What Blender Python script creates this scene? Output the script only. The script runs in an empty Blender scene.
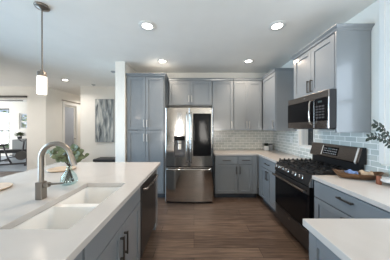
import bpy, math, random
from mathutils import Vector, Matrix

# ------------------------------------------------------------------ camera, world, lights
S = bpy.context.scene
COL = S.collection
PI = math.pi
CAM_Z = 1.424
FPX = 164.0

cam_d = bpy.data.cameras.new('camera')
cam_d.sensor_fit = 'HORIZONTAL'
cam_d.sensor_width = 36.0
cam_d.lens = 36.0 * FPX / 390.0
cam_d.shift_x = 1.0 / 390.0
cam_d.shift_y = -2.0 / 390.0
cam_d.clip_start = 0.05
cam = bpy.data.objects.new('camera', cam_d)
COL.objects.link(cam)
cam.location = (0, 0, CAM_Z)
cam.rotation_euler = (PI / 2, 0, 0)
S.camera = cam

S.view_settings.view_transform = 'Standard'
S.view_settings.look = 'None'
S.view_settings.gamma = 1
S.view_settings.use_curve_mapping = False
S.view_settings.exposure = 0.0

w = bpy.data.worlds.new('world')
S.world = w
w.use_nodes = True
wb = w.node_tree.nodes['Background']
wb.inputs[0].default_value = (0.62, 0.80, 1.0, 1)
wb.inputs[1].default_value = 0.75


def area(name, loc, rot, sx, sy, power, color):
    d = bpy.data.lights.new(name, 'AREA')
    d.shape = 'RECTANGLE'
    d.size, d.size_y = sx, sy
    d.energy = power
    d.color = color
    o = bpy.data.objects.new(name, d)
    COL.objects.link(o)
    o.location = loc
    o.rotation_euler = rot
    return o


REAR_FILL = (1.0, 0.95, 0.88)
BLUE = (0.52, 0.77, 1.0)
UP = math.radians(60)      # tilts the added rear fill lights up to brighten the ceiling
area('added_fill_rear_left', (-1.45, -3.30, 1.27), (PI / 2 + UP, 0, 0), 0.5, 2.05, 85, REAR_FILL)
area('added_fill_rear_right', (1.30, -3.30, 1.27), (PI / 2 + UP, 0, 0), 0.8, 2.05, 95, REAR_FILL)
dl_ = area('added_daylight_left', (-4.30, 1.35, 1.37), (PI / 2 - math.radians(12), 0, -PI / 2), 3.6, 2.0, 125, BLUE)
dl_.data.spread = math.radians(120)      # narrowed so the added blue light stays off the ceiling
area('added_fill_living', (-7.62, 4.30, 1.35), (PI / 2 + math.radians(10), 0, -PI / 2), 1.5, 1.95, 35, (0.95, 0.97, 1.0))  # added fill for the living room walls, in an unseen opening
area('daylight_right', (2.10, 0.98, 1.72), (PI / 2, 0, PI / 2), 1.1, 1.2, 17, (0.76, 0.88, 1.0))
area('daylight_gym', (-12.12, 7.0, 1.4), (PI / 2, 0, -PI / 2), 2.4, 2.0, 170, (0.95, 0.97, 1.0))


# ------------------------------------------------------------------ materials
def srgb(r, g, b):
    def f(c):
        c /= 255.0
        return c / 12.92 if c <= 0.04045 else ((c + 0.055) / 1.055) ** 2.4
    return (f(r), f(g), f(b), 1)


def mat(name, color, rough=0.5, metal=0.0, spec=0.5, emit=None, estr=0.0, trans=0.0, ior=1.45, coat=0.0):
    m = bpy.data.materials.new(name)
    m.use_nodes = True
    b = m.node_tree.nodes['Principled BSDF']
    b.inputs['Base Color'].default_value = color
    b.inputs['Roughness'].default_value = rough
    b.inputs['Metallic'].default_value = metal
    b.inputs['Specular IOR Level'].default_value = spec
    b.inputs['IOR'].default_value = ior
    b.inputs['Transmission Weight'].default_value = trans
    b.inputs['Coat Weight'].default_value = coat
    if emit:
        b.inputs['Emission Color'].default_value = emit
        b.inputs['Emission Strength'].default_value = estr
    return m


def N(m, t, **kw):
    n = m.node_tree.nodes.new(t)
    for k, v in kw.items():
        setattr(n, k, v)
    return n


def L(m, a, b):
    m.node_tree.links.new(a, b)


def bsdf(m):
    return m.node_tree.nodes['Principled BSDF']


def coords(m, axes):
    """object coordinates re-ordered so that the two named axes become u, v"""
    tc = N(m, 'ShaderNodeTexCoord')
    sp = N(m, 'ShaderNodeSeparateXYZ')
    cb = N(m, 'ShaderNodeCombineXYZ')
    L(m, tc.outputs['Object'], sp.inputs[0])
    for i, a in enumerate(axes):
        L(m, sp.outputs[a], cb.inputs[i])
    return cb.outputs[0]


def add_noise(m, scale, amount, base, vec=None, detail=3.0, stretch=None, rough_amt=0.0):
    """slight mottling of the base colour"""
    n = N(m, 'ShaderNodeTexNoise')
    n.inputs['Scale'].default_value = scale
    n.inputs['Detail'].default_value = detail
    if vec is None:
        vec = N(m, 'ShaderNodeTexCoord').outputs['Object']
    if stretch:
        mp = N(m, 'ShaderNodeMapping')
        mp.inputs['Scale'].default_value = stretch
        L(m, vec, mp.inputs[0])
        vec = mp.outputs[0]
    L(m, vec, n.inputs['Vector'])
    r = N(m, 'ShaderNodeValToRGB')
    r.color_ramp.elements[0].position = 0.3
    r.color_ramp.elements[1].position = 0.7
    lo = tuple(c * (1 - amount) for c in base[:3]) + (1,)
    hi = tuple(min(1, c * (1 + amount)) for c in base[:3]) + (1,)
    r.color_ramp.elements[0].color = lo
    r.color_ramp.elements[1].color = hi
    L(m, n.outputs['Fac'], r.inputs[0])
    L(m, r.outputs[0], bsdf(m).inputs['Base Color'])
    return n, r


def tile_mat(name, axes):
    m = mat(name, (0.5, 0.55, 0.57, 1), 0.12)
    v = coords(m, axes)
    b = N(m, 'ShaderNodeTexBrick')
    b.offset = 0.5
    b.inputs['Color1'].default_value = srgb(208, 210, 205)
    b.inputs['Color2'].default_value = srgb(190, 195, 191)
    b.inputs['Mortar'].default_value = srgb(246, 245, 242)
    b.inputs['Scale'].default_value = 1
    b.inputs['Mortar Size'].default_value = 0.004
    b.inputs['Mortar Smooth'].default_value = 0.2
    b.inputs['Brick Width'].default_value = 0.146
    b.inputs['Row Height'].default_value = 0.060
    L(m, v, b.inputs['Vector'])
    L(m, b.outputs['Color'], bsdf(m).inputs['Base Color'])
    nz = N(m, 'ShaderNodeTexNoise')
    nz.inputs['Scale'].default_value = 14
    L(m, v, nz.inputs['Vector'])
    mx = N(m, 'ShaderNodeMath', operation='MULTIPLY_ADD')
    L(m, b.outputs['Fac'], mx.inputs[0])
    mx.inputs[1].default_value = -1.0
    L(m, nz.outputs['Fac'], mx.inputs[2])
    bp = N(m, 'ShaderNodeBump')
    bp.inputs['Strength'].default_value = 0.35
    bp.inputs['Distance'].default_value = 0.006
    L(m, mx.outputs[0], bp.inputs['Height'])
    L(m, bp.outputs[0], bsdf(m).inputs['Normal'])
    rr = N(m, 'ShaderNodeMapRange')
    rr.inputs[3].default_value = 0.14
    rr.inputs[4].default_value = 0.7
    L(m, b.outputs['Fac'], rr.inputs[0])
    L(m, rr.outputs[0], bsdf(m).inputs['Roughness'])
    return m


def wood_floor():
    m = mat('wood_plank_floor', (0.1, 0.06, 0.04, 1), 0.38)
    v = coords(m, 'XY')
    b = N(m, 'ShaderNodeTexBrick')
    b.offset = 0.37
    b.offset_frequency = 3
    b.inputs['Color1'].default_value = srgb(106, 91, 81)
    b.inputs['Color2'].default_value = srgb(84, 71, 63)
    b.inputs['Mortar'].default_value = srgb(42, 34, 30)
    b.inputs['Scale'].default_value = 1
    b.inputs['Mortar Size'].default_value = 0.0025
    b.inputs['Brick Width'].default_value = 1.22
    b.inputs['Row Height'].default_value = 0.15
    L(m, v, b.inputs['Vector'])
    mp = N(m, 'ShaderNodeMapping')
    mp.inputs['Scale'].default_value = (1.3, 22, 1)
    L(m, v, mp.inputs[0])
    nz = N(m, 'ShaderNodeTexNoise')
    nz.inputs['Scale'].default_value = 2.2
    nz.inputs['Detail'].default_value = 6
    nz.inputs['Distortion'].default_value = 0.6
    L(m, mp.outputs[0], nz.inputs['Vector'])
    rp = N(m, 'ShaderNodeValToRGB')
    rp.color_ramp.elements[0].position = 0.28
    rp.color_ramp.elements[0].color = (0.45, 0.42, 0.4, 1)
    rp.color_ramp.elements[1].position = 0.72
    rp.color_ramp.elements[1].color = (1.35, 1.33, 1.3, 1)
    L(m, nz.outputs['Fac'], rp.inputs[0])
    mx = N(m, 'ShaderNodeMix', data_type='RGBA', blend_type='MULTIPLY')
    mx.inputs[0].default_value = 1
    L(m, b.outputs['Color'], mx.inputs[6])
    L(m, rp.outputs[0], mx.inputs[7])
    L(m, mx.outputs[2], bsdf(m).inputs['Base Color'])
    bp = N(m, 'ShaderNodeBump')
    bp.inputs['Strength'].default_value = 0.15
    bp.inputs['Distance'].default_value = 0.003
    L(m, nz.outputs['Fac'], bp.inputs['Height'])
    L(m, bp.outputs[0], bsdf(m).inputs['Normal'])
    return m


def pane_mat(name, tint=(1, 1, 1, 1), refl=0.08):
    m = bpy.data.materials.new(name)
    m.use_nodes = True
    nt = m.node_tree
    nt.nodes.clear()
    out = N(m, 'ShaderNodeOutputMaterial')
    tr = N(m, 'ShaderNodeBsdfTransparent')
    tr.inputs[0].default_value = tint
    gl = N(m, 'ShaderNodeBsdfGlossy')
    gl.inputs['Roughness'].default_value = 0.02
    mx = N(m, 'ShaderNodeMixShader')
    mx.inputs[0].default_value = refl
    L(m, tr.outputs[0], mx.inputs[1])
    L(m, gl.outputs[0], mx.inputs[2])
    L(m, mx.outputs[0], out.inputs[0])
    return m


M = {}
M['wall'] = mat('white_wall_paint', srgb(236, 233, 226), 0.75)
add_noise(M['wall'], 3, 0.015, srgb(236, 233, 226))
M['ceiling'] = mat('ceiling_paint', srgb(238, 237, 233), 0.85)
add_noise(M['ceiling'], 4, 0.015, srgb(238, 237, 233))
M['trim'] = mat('white_trim_paint', srgb(228, 227, 224), 0.45)
M['floor'] = wood_floor()
M['cab'] = mat('grey_blue_cabinet_paint', srgb(124, 131, 137), 0.3, coat=0.9)
bsdf(M['cab']).inputs['Coat Roughness'].default_value = 0.13
add_noise(M['cab'], 5, 0.02, srgb(124, 131, 137))
M['kick'] = mat('toe_kick_paint', srgb(70, 76, 84), 0.5)
M['quartz'] = mat('white_quartz', srgb(192, 188, 184), 0.18)
_n, _r = add_noise(M['quartz'], 2.6, 0.035, srgb(192, 188, 184), detail=7)
_n.inputs['Distortion'].default_value = 1.2
M['tile_back'] = tile_mat('subway_tile_along_x', 'XZ')
M['tile_right'] = tile_mat('subway_tile_along_y', 'YZ')
M['steel'] = mat('brushed_stainless', (0.42, 0.405, 0.39, 1), 0.13, 1.0)
add_noise(M['steel'], 9, 0.05, (0.47, 0.455, 0.44, 1), stretch=(1, 1, 60))
M['dsteel'] = mat('dark_stainless', (0.15, 0.146, 0.144, 1), 0.4, 1.0)
add_noise(M['dsteel'], 9, 0.06, (0.13, 0.127, 0.126, 1), stretch=(60, 60, 1))
M['bsteel'] = mat('slate_stainless', (0.30, 0.265, 0.245, 1), 0.24, 1.0)
add_noise(M['bsteel'], 9, 0.05, (0.30, 0.265, 0.245, 1), stretch=(1, 1, 60))
M['pull'] = mat('pull_with_reflection', (0.55, 0.53, 0.51, 1), 0.3, 1.0)  # same pulls, brightened in colour for reflections on the upper doors
M['nickel'] = mat('satin_nickel', (0.28, 0.25, 0.22, 1), 0.34, 1.0)
M['gun'] = mat('gunmetal_pull', (0.11, 0.10, 0.09, 1), 0.32, 1.0)
M['satin'] = mat('satin_with_highlight', (0.8, 0.79, 0.77, 1), 0.5, 0.6)  # pale colour carries a bright streak highlight on the backguard bars
M['chrome'] = mat('chrome', (0.8, 0.8, 0.8, 1), 0.12, 1.0)
M['black'] = mat('black_enamel', (0.012, 0.012, 0.013, 1), 0.45, spec=0.3)
M['iron'] = mat('cast_iron', (0.015, 0.015, 0.016, 1), 0.5)
add_noise(M['iron'], 90, 0.3, (0.016, 0.016, 0.017, 1))
M['bglass'] = mat('black_glass', (0.006, 0.006, 0.007, 1), 0.1, spec=0.2)
M['dgrey'] = mat('dark_grey_plastic', (0.05, 0.05, 0.055, 1), 0.4)
M['recess'] = mat('dispenser_grey', (0.13, 0.13, 0.135, 1), 0.5, spec=0.3)
M['mgrey'] = mat('grey_plastic', (0.33, 0.34, 0.35, 1), 0.35)
M['ceramic'] = mat('white_sink_ceramic', srgb(236, 235, 232), 0.16)
M['white'] = mat('white_plastic', srgb(224, 224, 221), 0.35)
M['frost'] = mat('frosted_lamp_glass', (0.9, 0.88, 0.84, 1), 0.4, emit=(1.0, 0.86, 0.72, 1), estr=1.3)
M['led'] = mat('lamp_diffuser', (0.9, 0.9, 0.88, 1), 0.4, emit=(1.0, 0.93, 0.84, 1), estr=9.0)
M['disp'] = mat('clock_display', (0.02, 0.03, 0.03, 1), 0.2, emit=(0.6, 0.9, 1.0, 1), estr=0.06)
M['pane'] = pane_mat('window_glass')
M['vase'] = pane_mat('aqua_bottle_glass', (0.90, 0.965, 0.97, 1), 0.035)
M['door_glass'] = mat('grey_door_glass', srgb(172, 178, 188), 0.12)
M['leaf'] = mat('sage_leaf', srgb(104, 114, 84), 0.55)
add_noise(M['leaf'], 30, 0.25, srgb(104, 114, 84))
M['dleaf'] = mat('dark_green_leaf', srgb(30, 46, 38), 0.5)
add_noise(M['dleaf'], 30, 0.3, srgb(30, 46, 38))
M['stem'] = mat('brown_stem', srgb(66, 54, 42), 0.7)
M['wood'] = mat('carved_brown_wood', srgb(98, 70, 47), 0.5)
add_noise(M['wood'], 9, 0.35, srgb(98, 70, 47), stretch=(1, 9, 9), detail=6)
M['tan'] = mat('tan_wood', srgb(196, 172, 146), 0.5)
add_noise(M['tan'], 7, 0.12, srgb(196, 172, 146), stretch=(1, 8, 1))
M['footwood'] = mat('red_brown_wood', srgb(124, 74, 52), 0.5)
M['blue'] = mat('blue_cloth', srgb(120, 142, 186), 0.9)
add_noise(M['blue'], 60, 0.2, srgb(120, 142, 186))
M['cream'] = mat('cream_cloth', srgb(196, 168, 140), 0.9)
add_noise(M['cream'], 60, 0.08, srgb(196, 168, 140))
M['marble'] = mat('pale_marble', srgb(206, 206, 206), 0.25)
add_noise(M['marble'], 8, 0.1, srgb(206, 206, 206), detail=8)
M['cabgrey'] = mat('storage_grey', srgb(128, 132, 134), 0.5)
M['mat'] = mat('grey_gym_floor', srgb(136, 146, 156), 0.4)
M['vinyl'] = mat('black_vinyl', (0.02, 0.02, 0.022, 1), 0.45)
M['frame'] = mat('dark_window_frame', srgb(84, 80, 76), 0.5)
M['stone'] = mat('exterior_stucco', srgb(66, 72, 82), 0.9)
M['grass'] = mat('exterior_ground', srgb(150, 150, 135), 0.9)
M['bush'] = mat('bush_leaf', srgb(120, 160, 100), 0.7)


def art_mat():
    m = mat('abstract_painting', (0.4, 0.4, 0.4, 1), 0.5)
    v = coords(m, 'XZ')
    mp = N(m, 'ShaderNodeMapping')
    mp.inputs['Scale'].default_value = (7, 1.3, 1)
    L(m, v, mp.inputs[0])
    n = N(m, 'ShaderNodeTexNoise')
    n.inputs['Scale'].default_value = 1.7
    n.inputs['Detail'].default_value = 8
    n.inputs['Distortion'].default_value = 0.5
    L(m, mp.outputs[0], n.inputs['Vector'])
    r = N(m, 'ShaderNodeValToRGB')
    e = r.color_ramp.elements
    e[0].position, e[0].color = 0.33, srgb(60, 66, 70)
    e[1].position, e[1].color = 0.72, srgb(226, 226, 222)
    a = e.new(0.45); a.color = srgb(132, 140, 144)
    a = e.new(0.58); a.color = srgb(176, 180, 178)
    L(m, n.outputs['Fac'], r.inputs[0])
    L(m, r.outputs[0], bsdf(m).inputs['Base Color'])
    return m


M['art'] = art_mat()


# ------------------------------------------------------------------ mesh helpers
class MB:
    def __init__(s):
        s.v, s.f = [], []

    def add(s, vs, fs):
        o = len(s.v)
        s.v += [tuple(x) for x in vs]
        s.f += [tuple(i + o for i in f) for f in fs]
        return s

    def box(s, x0, x1, y0, y1, z0, z1):
        vs = [(x, y, z) for z in (z0, z1) for y in (y0, y1) for x in (x0, x1)]
        return s.add(vs, [(0, 2, 3, 1), (4, 5, 7, 6), (0, 1, 5, 4), (2, 6, 7, 3), (0, 4, 6, 2), (1, 3, 7, 5)])

    def cells(s, xs, ys, z0, z1, skip=()):
        """a slab in plan made of grid cells with some left out, walls only on the outside edges"""
        nx, ny = len(xs), len(ys)
        vs = [(x, y, z) for z in (z0, z1) for y in ys for x in xs]
        I = lambda i, j, k: k * nx * ny + j * nx + i
        on = lambda i, j: 0 <= i < nx - 1 and 0 <= j < ny - 1 and (i, j) not in skip
        fs = []
        for j in range(ny - 1):
            for i in range(nx - 1):
                if not on(i, j):
                    continue
                fs.append((I(i, j, 1), I(i + 1, j, 1), I(i + 1, j + 1, 1), I(i, j + 1, 1)))
                fs.append((I(i, j, 0), I(i, j + 1, 0), I(i + 1, j + 1, 0), I(i + 1, j, 0)))
                if not on(i, j - 1): fs.append((I(i, j, 0), I(i + 1, j, 0), I(i + 1, j, 1), I(i, j, 1)))
                if not on(i, j + 1): fs.append((I(i + 1, j + 1, 0), I(i, j + 1, 0), I(i, j + 1, 1), I(i + 1, j + 1, 1)))
                if not on(i - 1, j): fs.append((I(i, j + 1, 0), I(i, j, 0), I(i, j, 1), I(i, j + 1, 1)))
                if not on(i + 1, j): fs.append((I(i + 1, j, 0), I(i + 1, j + 1, 0), I(i + 1, j + 1, 1), I(i + 1, j, 1)))
        return s.add(vs, fs)

    def wall(s, axis, a0, a1, c0, c1, z0, z1, holes=()):
        """wall along axis 'x' or 'y' from a0 to a1, thickness c0..c1, with rectangular holes (a0,a1,z0,z1)"""
        As = sorted({a0, a1} | {h[0] for h in holes} | {h[1] for h in holes})
        Zs = sorted({z0, z1} | {h[2] for h in holes} | {h[3] for h in holes})
        As = [a for a in As if a0 <= a <= a1]
        Zs = [z for z in Zs if z0 <= z <= z1]
        sk = set()
        for i in range(len(As) - 1):
            for j in range(len(Zs) - 1):
                ca, cz = (As[i] + As[i + 1]) / 2, (Zs[j] + Zs[j + 1]) / 2
                if any(h[0] < ca < h[1] and h[2] < cz < h[3] for h in holes):
                    sk.add((i, j))
        t = MB().cells(As, Zs, c0, c1, sk)
        if axis == 'x':
            vs = [(a, c, z) for (a, z, c) in t.v]
            fs = [tuple(reversed(f)) for f in t.f]
        else:
            vs = [(c, a, z) for (a, z, c) in t.v]
            fs = t.f
        return s.add(vs, fs)

    def prism(s, poly, axis, a0, a1):
        """polygon (p,q) extruded along axis x: (a,p,q); y: (p,a,q); z: (p,q,a)"""
        n = len(poly)
        mk = {'x': lambda p, q, a: (a, p, q), 'y': lambda p, q, a: (p, a, q), 'z': lambda p, q, a: (p, q, a)}[axis]
        vs = [mk(p, q, a) for a in (a0, a1) for p, q in poly]
        fs = [tuple(range(n - 1, -1, -1)), tuple(range(n, 2 * n))]
        fs += [(i, (i + 1) % n, n + (i + 1) % n, n + i) for i in range(n)]
        return s.add(vs, fs)

    def loft(s, rings, cap0=True, cap1=True):
        n = len(rings[0])
        vs = [p for r in rings for p in r]
        fs = []
        for k in range(len(rings) - 1):
            for i in range(n):
                j = (i + 1) % n
                fs.append((k * n + i, k * n + j, (k + 1) * n + j, (k + 1) * n + i))
        if cap0: fs.append(tuple(range(n - 1, -1, -1)))
        if cap1: fs.append(tuple((len(rings) - 1) * n + i for i in range(n)))
        return s.add(vs, fs)

    def lathe(s, prof, c=(0, 0, 0), n=24, cap0=True, cap1=True):
        rings = [[(c[0] + r * math.cos(2 * PI * i / n), c[1] + r * math.sin(2 * PI * i / n), c[2] + z) for i in range(n)] for r, z in prof]
        return s.loft(rings, cap0, cap1)

    def tube(s, pts, r, n=10):
        pts = [Vector(p) for p in pts]
        rs = r if isinstance(r, (list, tuple)) else [r] * len(pts)
        t0 = (pts[1] - pts[0]).normalized()
        up = Vector((0, 0, 1)) if abs(t0.z) < 0.9 else Vector((1, 0, 0))
        u = t0.cross(up).normalized()
        rings = []
        for i, p in enumerate(pts):
            a = pts[max(0, i - 1)]; b = pts[min(len(pts) - 1, i + 1)]
            t = (b - a).normalized()
            u = (u - t * u.dot(t)).normalized()
            v = t.cross(u)
            rings.append([tuple(p + (u * math.cos(2 * PI * k / n) + v * math.sin(2 * PI * k / n)) * rs[i]) for k in range(n)])
        return s.loft(rings)

    def shaker(s, x0, x1, z0, z1, y=-0.02, t=0.02, b=0.058, rec=0.012):
        yb = y + t
        s.box(x0, x0 + b, y, yb, z0, z1)
        s.box(x1 - b, x1, y, yb, z0, z1)
        s.box(x0 + b, x1 - b, y, yb, z0, z0 + b)
        s.box(x0 + b, x1 - b, y, yb, z1 - b, z1)
        s.box(x0 + b, x1 - b, y + rec, yb, z0 + b, z1 - b)
        return s

    def disc(s, c, nrm, r, t, n=20):
        c = Vector(c); d = Vector(nrm).normalized()
        return s.tube([c, c + d * t], r, n)

    def leaf(s, base, d, nrm, ln, wd):
        """an ovate leaf: a thin closed shell with a fold along the midrib"""
        base = Vector(base); d = Vector(d).normalized(); nrm = Vector(nrm)
        sd = d.cross(nrm).normalized()
        nn = sd.cross(d).normalized()
        prof = [(0, 0.05), (0.25, 0.8), (0.5, 1.0), (0.78, 0.75), (1.0, 0.08)]
        top = []
        for t, wv in prof:
            p = base + d * (ln * t) - nn * (ln * 0.12 * t * t)
            top += [p - sd * wd * wv / 2 + nn * wd * 0.12 * wv, p, p + sd * wd * wv / 2 + nn * wd * 0.12 * wv]
        o = len(top)
        vs = top + [p - nn * 0.0008 for p in top]
        fs = []
        for k in range(len(prof) - 1):
            for e in range(2):
                a = k * 3 + e
                fs.append((a, a + 1, a + 4, a + 3))
                fs.append((o + a, o + a + 3, o + a + 4, o + a + 1))
        return s.add(vs, fs)

    def build(s, name, m, parent=None, bevel=0.0, smooth=False, world=False):
        me = bpy.data.meshes.new(name)
        vs = s.v
        if world and parent is not None:
            l = parent.location
            vs = [(a - l.x, b - l.y, c - l.z) for a, b, c in vs]
        me.from_pydata(vs, [], s.f)
        me.materials.append(m)
        me.update()
        if smooth:
            me.shade_smooth()
            me.set_sharp_from_angle(angle=math.radians(40))
        o = bpy.data.objects.new(name, me)
        COL.objects.link(o)
        if parent is not None:
            o.parent = parent
        if bevel:
            b = o.modifiers.new('edges', 'BEVEL')
            b.width = bevel
            b.segments = 2
            b.limit_method = 'ANGLE'
            b.angle_limit = math.radians(50)
        return o


def tag(o, label, cat, group=None, kind=None):
    o['label'] = label
    o['category'] = cat
    if group: o['group'] = group
    if kind: o['kind'] = kind
    return o


def thing(name, label, cat, loc=(0, 0, 0), rz=0.0, group=None):
    o = bpy.data.objects.new(name, None)
    o.empty_display_size = 0.1
    COL.objects.link(o)
    o.location = loc
    o.rotation_euler = (0, 0, rz)
    return tag(o, label, cat, group)


def struct(name, mb, m, label, cat, bevel=0.0):
    o = mb.build(name, m, None, bevel)
    return tag(o, label, cat, None, 'structure')


def copy_tree(o, parent=None):
    c = o.copy()
    COL.objects.link(c)
    c.parent = parent
    for ch in list(o.children):
        copy_tree(ch, c)
    return c


# ------------------------------------------------------------------ the shell
H = 2.74
XR = 1.89          # inner face of the right wall
YB = 3.91          # inner face of the kitchen's back wall
XP0, XP1 = -1.56, -1.37   # partition beside the pantry
YA = 5.20          # wall with the picture
YE = -3.2          # rear wall

struct('floor', MB().box(-12.3, 2.04, -3.36, 8.7, -0.08, 0.0), M['floor'],
       'dark brown wood plank floor running through the kitchen', 'floor')
struct('ceiling', MB().box(-12.3, 2.04, -3.36, 8.7, H, H + 0.1), M['ceiling'],
       'flat pale grey painted ceiling over kitchen and living area', 'ceiling')
struct('wall_back', MB().wall('x', XP1, XR + 0.15, YB, YB + 0.15, 0, H), M['wall'],
       'white wall behind the refrigerator and the upper cabinets', 'wall')
WF = (2.575, 2.935, 1.115, 2.33)     # far window (y0,y1,z0,z1)
WN = (0.45, 1.545, 1.10, 2.36)        # near window
struct('wall_right', MB().wall('y', YE, YB, XR, XR + 0.15, 0, H, [WF, WN]), M['wall'],
       'white wall behind the gas range, pierced by two windows', 'wall')
struct('wall_partition', MB().box(XP0, XP1, 3.25, YA, 0, H), M['wall'],
       'narrow white wall end standing beside the tall pantry cabinet', 'wall')
struct('wall_picture', MB().wall('x', -3.6, XP0, YA, YA + 0.15, 0, H), M['wall'],
       'white wall carrying the grey abstract painting', 'wall')
struct('wall_hall_right', MB().box(-3.6, -3.45, YA + 0.15, 8.5, 0, H), M['wall'],
       'white hallway wall behind the picture wall', 'wall')
HD = (5.95, 6.54, 0.0, 2.28)
struct('wall_hall_left', MB().wall('y', YA + 0.15, 8.5, -4.85, -4.70, 0, H, [HD]), M['wall'],
       'white hallway wall with the narrow glazed door', 'wall')
struct('wall_hall_end', MB().box(-4.70, -3.6, 8.35, 8.5, 0, H), M['wall'],
       'white wall closing the far end of the hallway', 'wall')
GO = (-7.45, -5.30, 0.0, 2.34)
struct('wall_gym_front', MB().wall('x', -7.6, -4.70, YA, YA + 0.15, 0, H, [GO]), M['wall'],
       'white wall with the wide opening into the exercise room', 'wall')
GW = (-11.2, -9.35, 0.35, 2.42)
GW2 = (-8.85, -8.25, 1.38, 2.18)
struct('wall_gym_back', MB().wall('x', -12.0, -4.85, 8.3, 8.45, 0, H, [GW, GW2]), M['wall'],
       'white back wall of the exercise room with a window and an opening built for a mirror reflection', 'wall')
GL = (5.75, 8.25, 0.4, 2.4)
struct('wall_gym_left', MB().wall('y', YA + 0.15, 8.45, -12.15, -12.0, 0, H, [GL]), M['wall'],
       'white side wall of the exercise room', 'wall')
struct('wall_gym_outer', MB().box(-12.0, -7.6, YA, YA + 0.15, 0, H), M['wall'],
       'white wall of the exercise room outside the living room', 'wall')
LW = (3.55, 5.05, 0.2, 2.35)
struct('wall_left', MB().wall('y', 3.4, YA, -7.65, -7.5, 0, H, [LW]), M['wall'],
       'white living room wall with an added unseen window', 'wall')
LN = (-0.45, 3.15, 0.3, 2.40)  # unseen opening, added and placed so blue light passes the island
struct('wall_left_near', MB().wall('y', YE, 3.4, -4.35, -4.2, 0, H, [LN]), M['wall'],
       'white wall left of the kitchen with an added opening for blue light', 'wall')
struct('wall_left_return', MB().box(-7.65, -4.35, 3.25, 3.4, 0, H), M['wall'],
       'white wall joining the living room to the kitchen', 'wall')
RW = (-1.75, -1.15, 0.2, 2.35)  # unseen rear openings, shaped to put bright streaks on the refrigerator
RW2 = (0.88, 1.72, 0.2, 2.35)
struct('wall_rear', MB().wall('x', -4.35, XR + 0.15, YE - 0.15, YE, 0, H, [RW, RW2]), M['wall'],
       'white wall behind the kitchen with two added window openings', 'wall')
struct('ground', MB().box(-40, 30, -30, 40, -0.25, -0.1), M['grass'], 'pale dry ground outside the house', 'ground')
struct('wall_exterior', MB().box(3.2, 3.4, 3.5, 4.85, -0.1, 3.0), M['stone'],
       'dark grey outside wall seen through the small window', 'wall')
bb = MB()
for (x0, x1, y0, y1) in ((-3.6, XP0, YA - 0.014, YA), (-5.30, -4.70, YA - 0.014, YA)):
    bb.box(x0, x1, y0, y1, 0, 0.1)
struct('baseboard_back', bb, M['trim'], 'white baseboard along the picture wall', 'baseboard')
struct('gym_floor', MB().box(-11.99, -4.93, YA + 0.16, 8.29, 0.0, 0.012), M['mat'],
       'blue grey rubber floor of the exercise room', 'floor')

# backsplash tiles
tb = MB().box(0.40, XR - 0.008, YB - 0.008, YB, 0.915, 1.40)
struct('backsplash_back', tb, M['tile_back'], 'grey glossy subway tile backsplash on the back wall', 'backsplash')
tr = MB().wall('y', 0.3, YB - 0.008, XR - 0.008, XR, 0.915, 1.40,
               [(WF[0] - 0.02, WF[1] + 0.02, WF[2] - 0.03, 1.5), (WN[0] - 0.06, WN[1] + 0.112, WN[2] - 0.05, 1.5)])
tr.box(XR - 0.008, XR, WF[1] + 0.02, 3.10, 1.40, 1.44)
struct('backsplash_right', tr, M['tile_right'], 'blue grey glossy subway tile backsplash behind the range', 'backsplash')


# windows
def window_x(name, hole, x_out, label, casing, stool, b=0.03):
    """window in the right wall: hole (y0,y1,z0,z1)"""
    y0, y1, z0, z1 = hole
    r = tag(thing(name, label, 'window', (XR, (y0 + y1) / 2, z0)), label, 'window', None, 'structure')
    f = MB()
    f.wall('y', y0 + 0.002, y1 - 0.002, x_out - 0.03, x_out + 0.03, z0 + 0.002, z1 - 0.002, [(y0 + b, y1 - b, z0 + b, z1 - b)])
    zm = z0 + 0.53 * (z1 - z0)
    f.box(x_out - 0.03, x_out + 0.03, y0 + b, y1 - b, zm - 0.025, zm + 0.025)
    f.build('window_frame', M['white'], r, world=True)
    MB().box(x_out - 0.003, x_out + 0.003, y0 + b, y1 - b, z0 + b, z1 - b).build('pane', M['pane'], r, world=True)
    if casing:
        cw, top = casing
        c = MB()
        c.box(XR - 0.018, XR, y1, y1 + cw, z0 - min(cw, 0.05) * 0.6, top)
        c.box(XR - 0.018, XR, y0 - cw, y0, z0 - min(cw, 0.05) * 0.6, top)
        if cw > 0.05:
            c.box(XR - 0.026, XR - 0.018, y1 + cw - 0.05, y1 + cw, z0 - min(cw, 0.05) * 0.6, top)
        c.box(XR - 0.018, XR, y0, y1, z1, z1 + cw)
        c.box(XR - 0.018, XR, y0, y1, z0 - min(cw, 0.05) * 0.6, z0)
        c.build('casing', M['trim'], r, 0.003, world=True)
    if stool:
        MB().box(XR - 0.03, XR - 0.001, y0 - 0.02, y1 + 0.02, z0 - 0.028, z0).build('window_sill', M['trim'], r, 0.003, world=True)
    return r


window_x('window_1', WF, XR + 0.05, 'small white framed window above the counter behind the range', (0.018, WF[3] + 0.02), False, 0.014)
window_x('window_2', WN, XR + 0.11, 'tall window with wide white casing beyond the leafy branch', (0.11, H - 0.01), False)


def window_y(name, hole, y, label, ymid, m, mull=1):
    x0, x1, z0, z1 = hole
    r = tag(thing(name, label, 'window', ((x0 + x1) / 2, y, z0)), label, 'window', None, 'structure')
    b = 0.06
    f = MB().wall('x', x0 + 0.002, x1 - 0.002, ymid - 0.03, ymid + 0.03, z0 + 0.002, z1 - 0.002, [(x0 + b, x1 - b, z0 + b, z1 - b)])
    for k in range(mull):
        xm = x0 + (x1 - x0) * (k + 1) / (mull + 1)
        f.box(xm - 0.03, xm + 0.03, ymid - 0.03, ymid + 0.03, z0 + b, z1 - b)
    zm = z0 + (z1 - z0) * 0.45
    f.box(x0 + b, x1 - b, ymid - 0.025, ymid + 0.025, zm - 0.03, zm + 0.03)
    f.build('window_frame', m, r, world=True)
    MB().box(x0 + b, x1 - b, ymid - 0.003, ymid + 0.003, z0 + b, z1 - b).build('pane', M['pane'], r, world=True)


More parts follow.
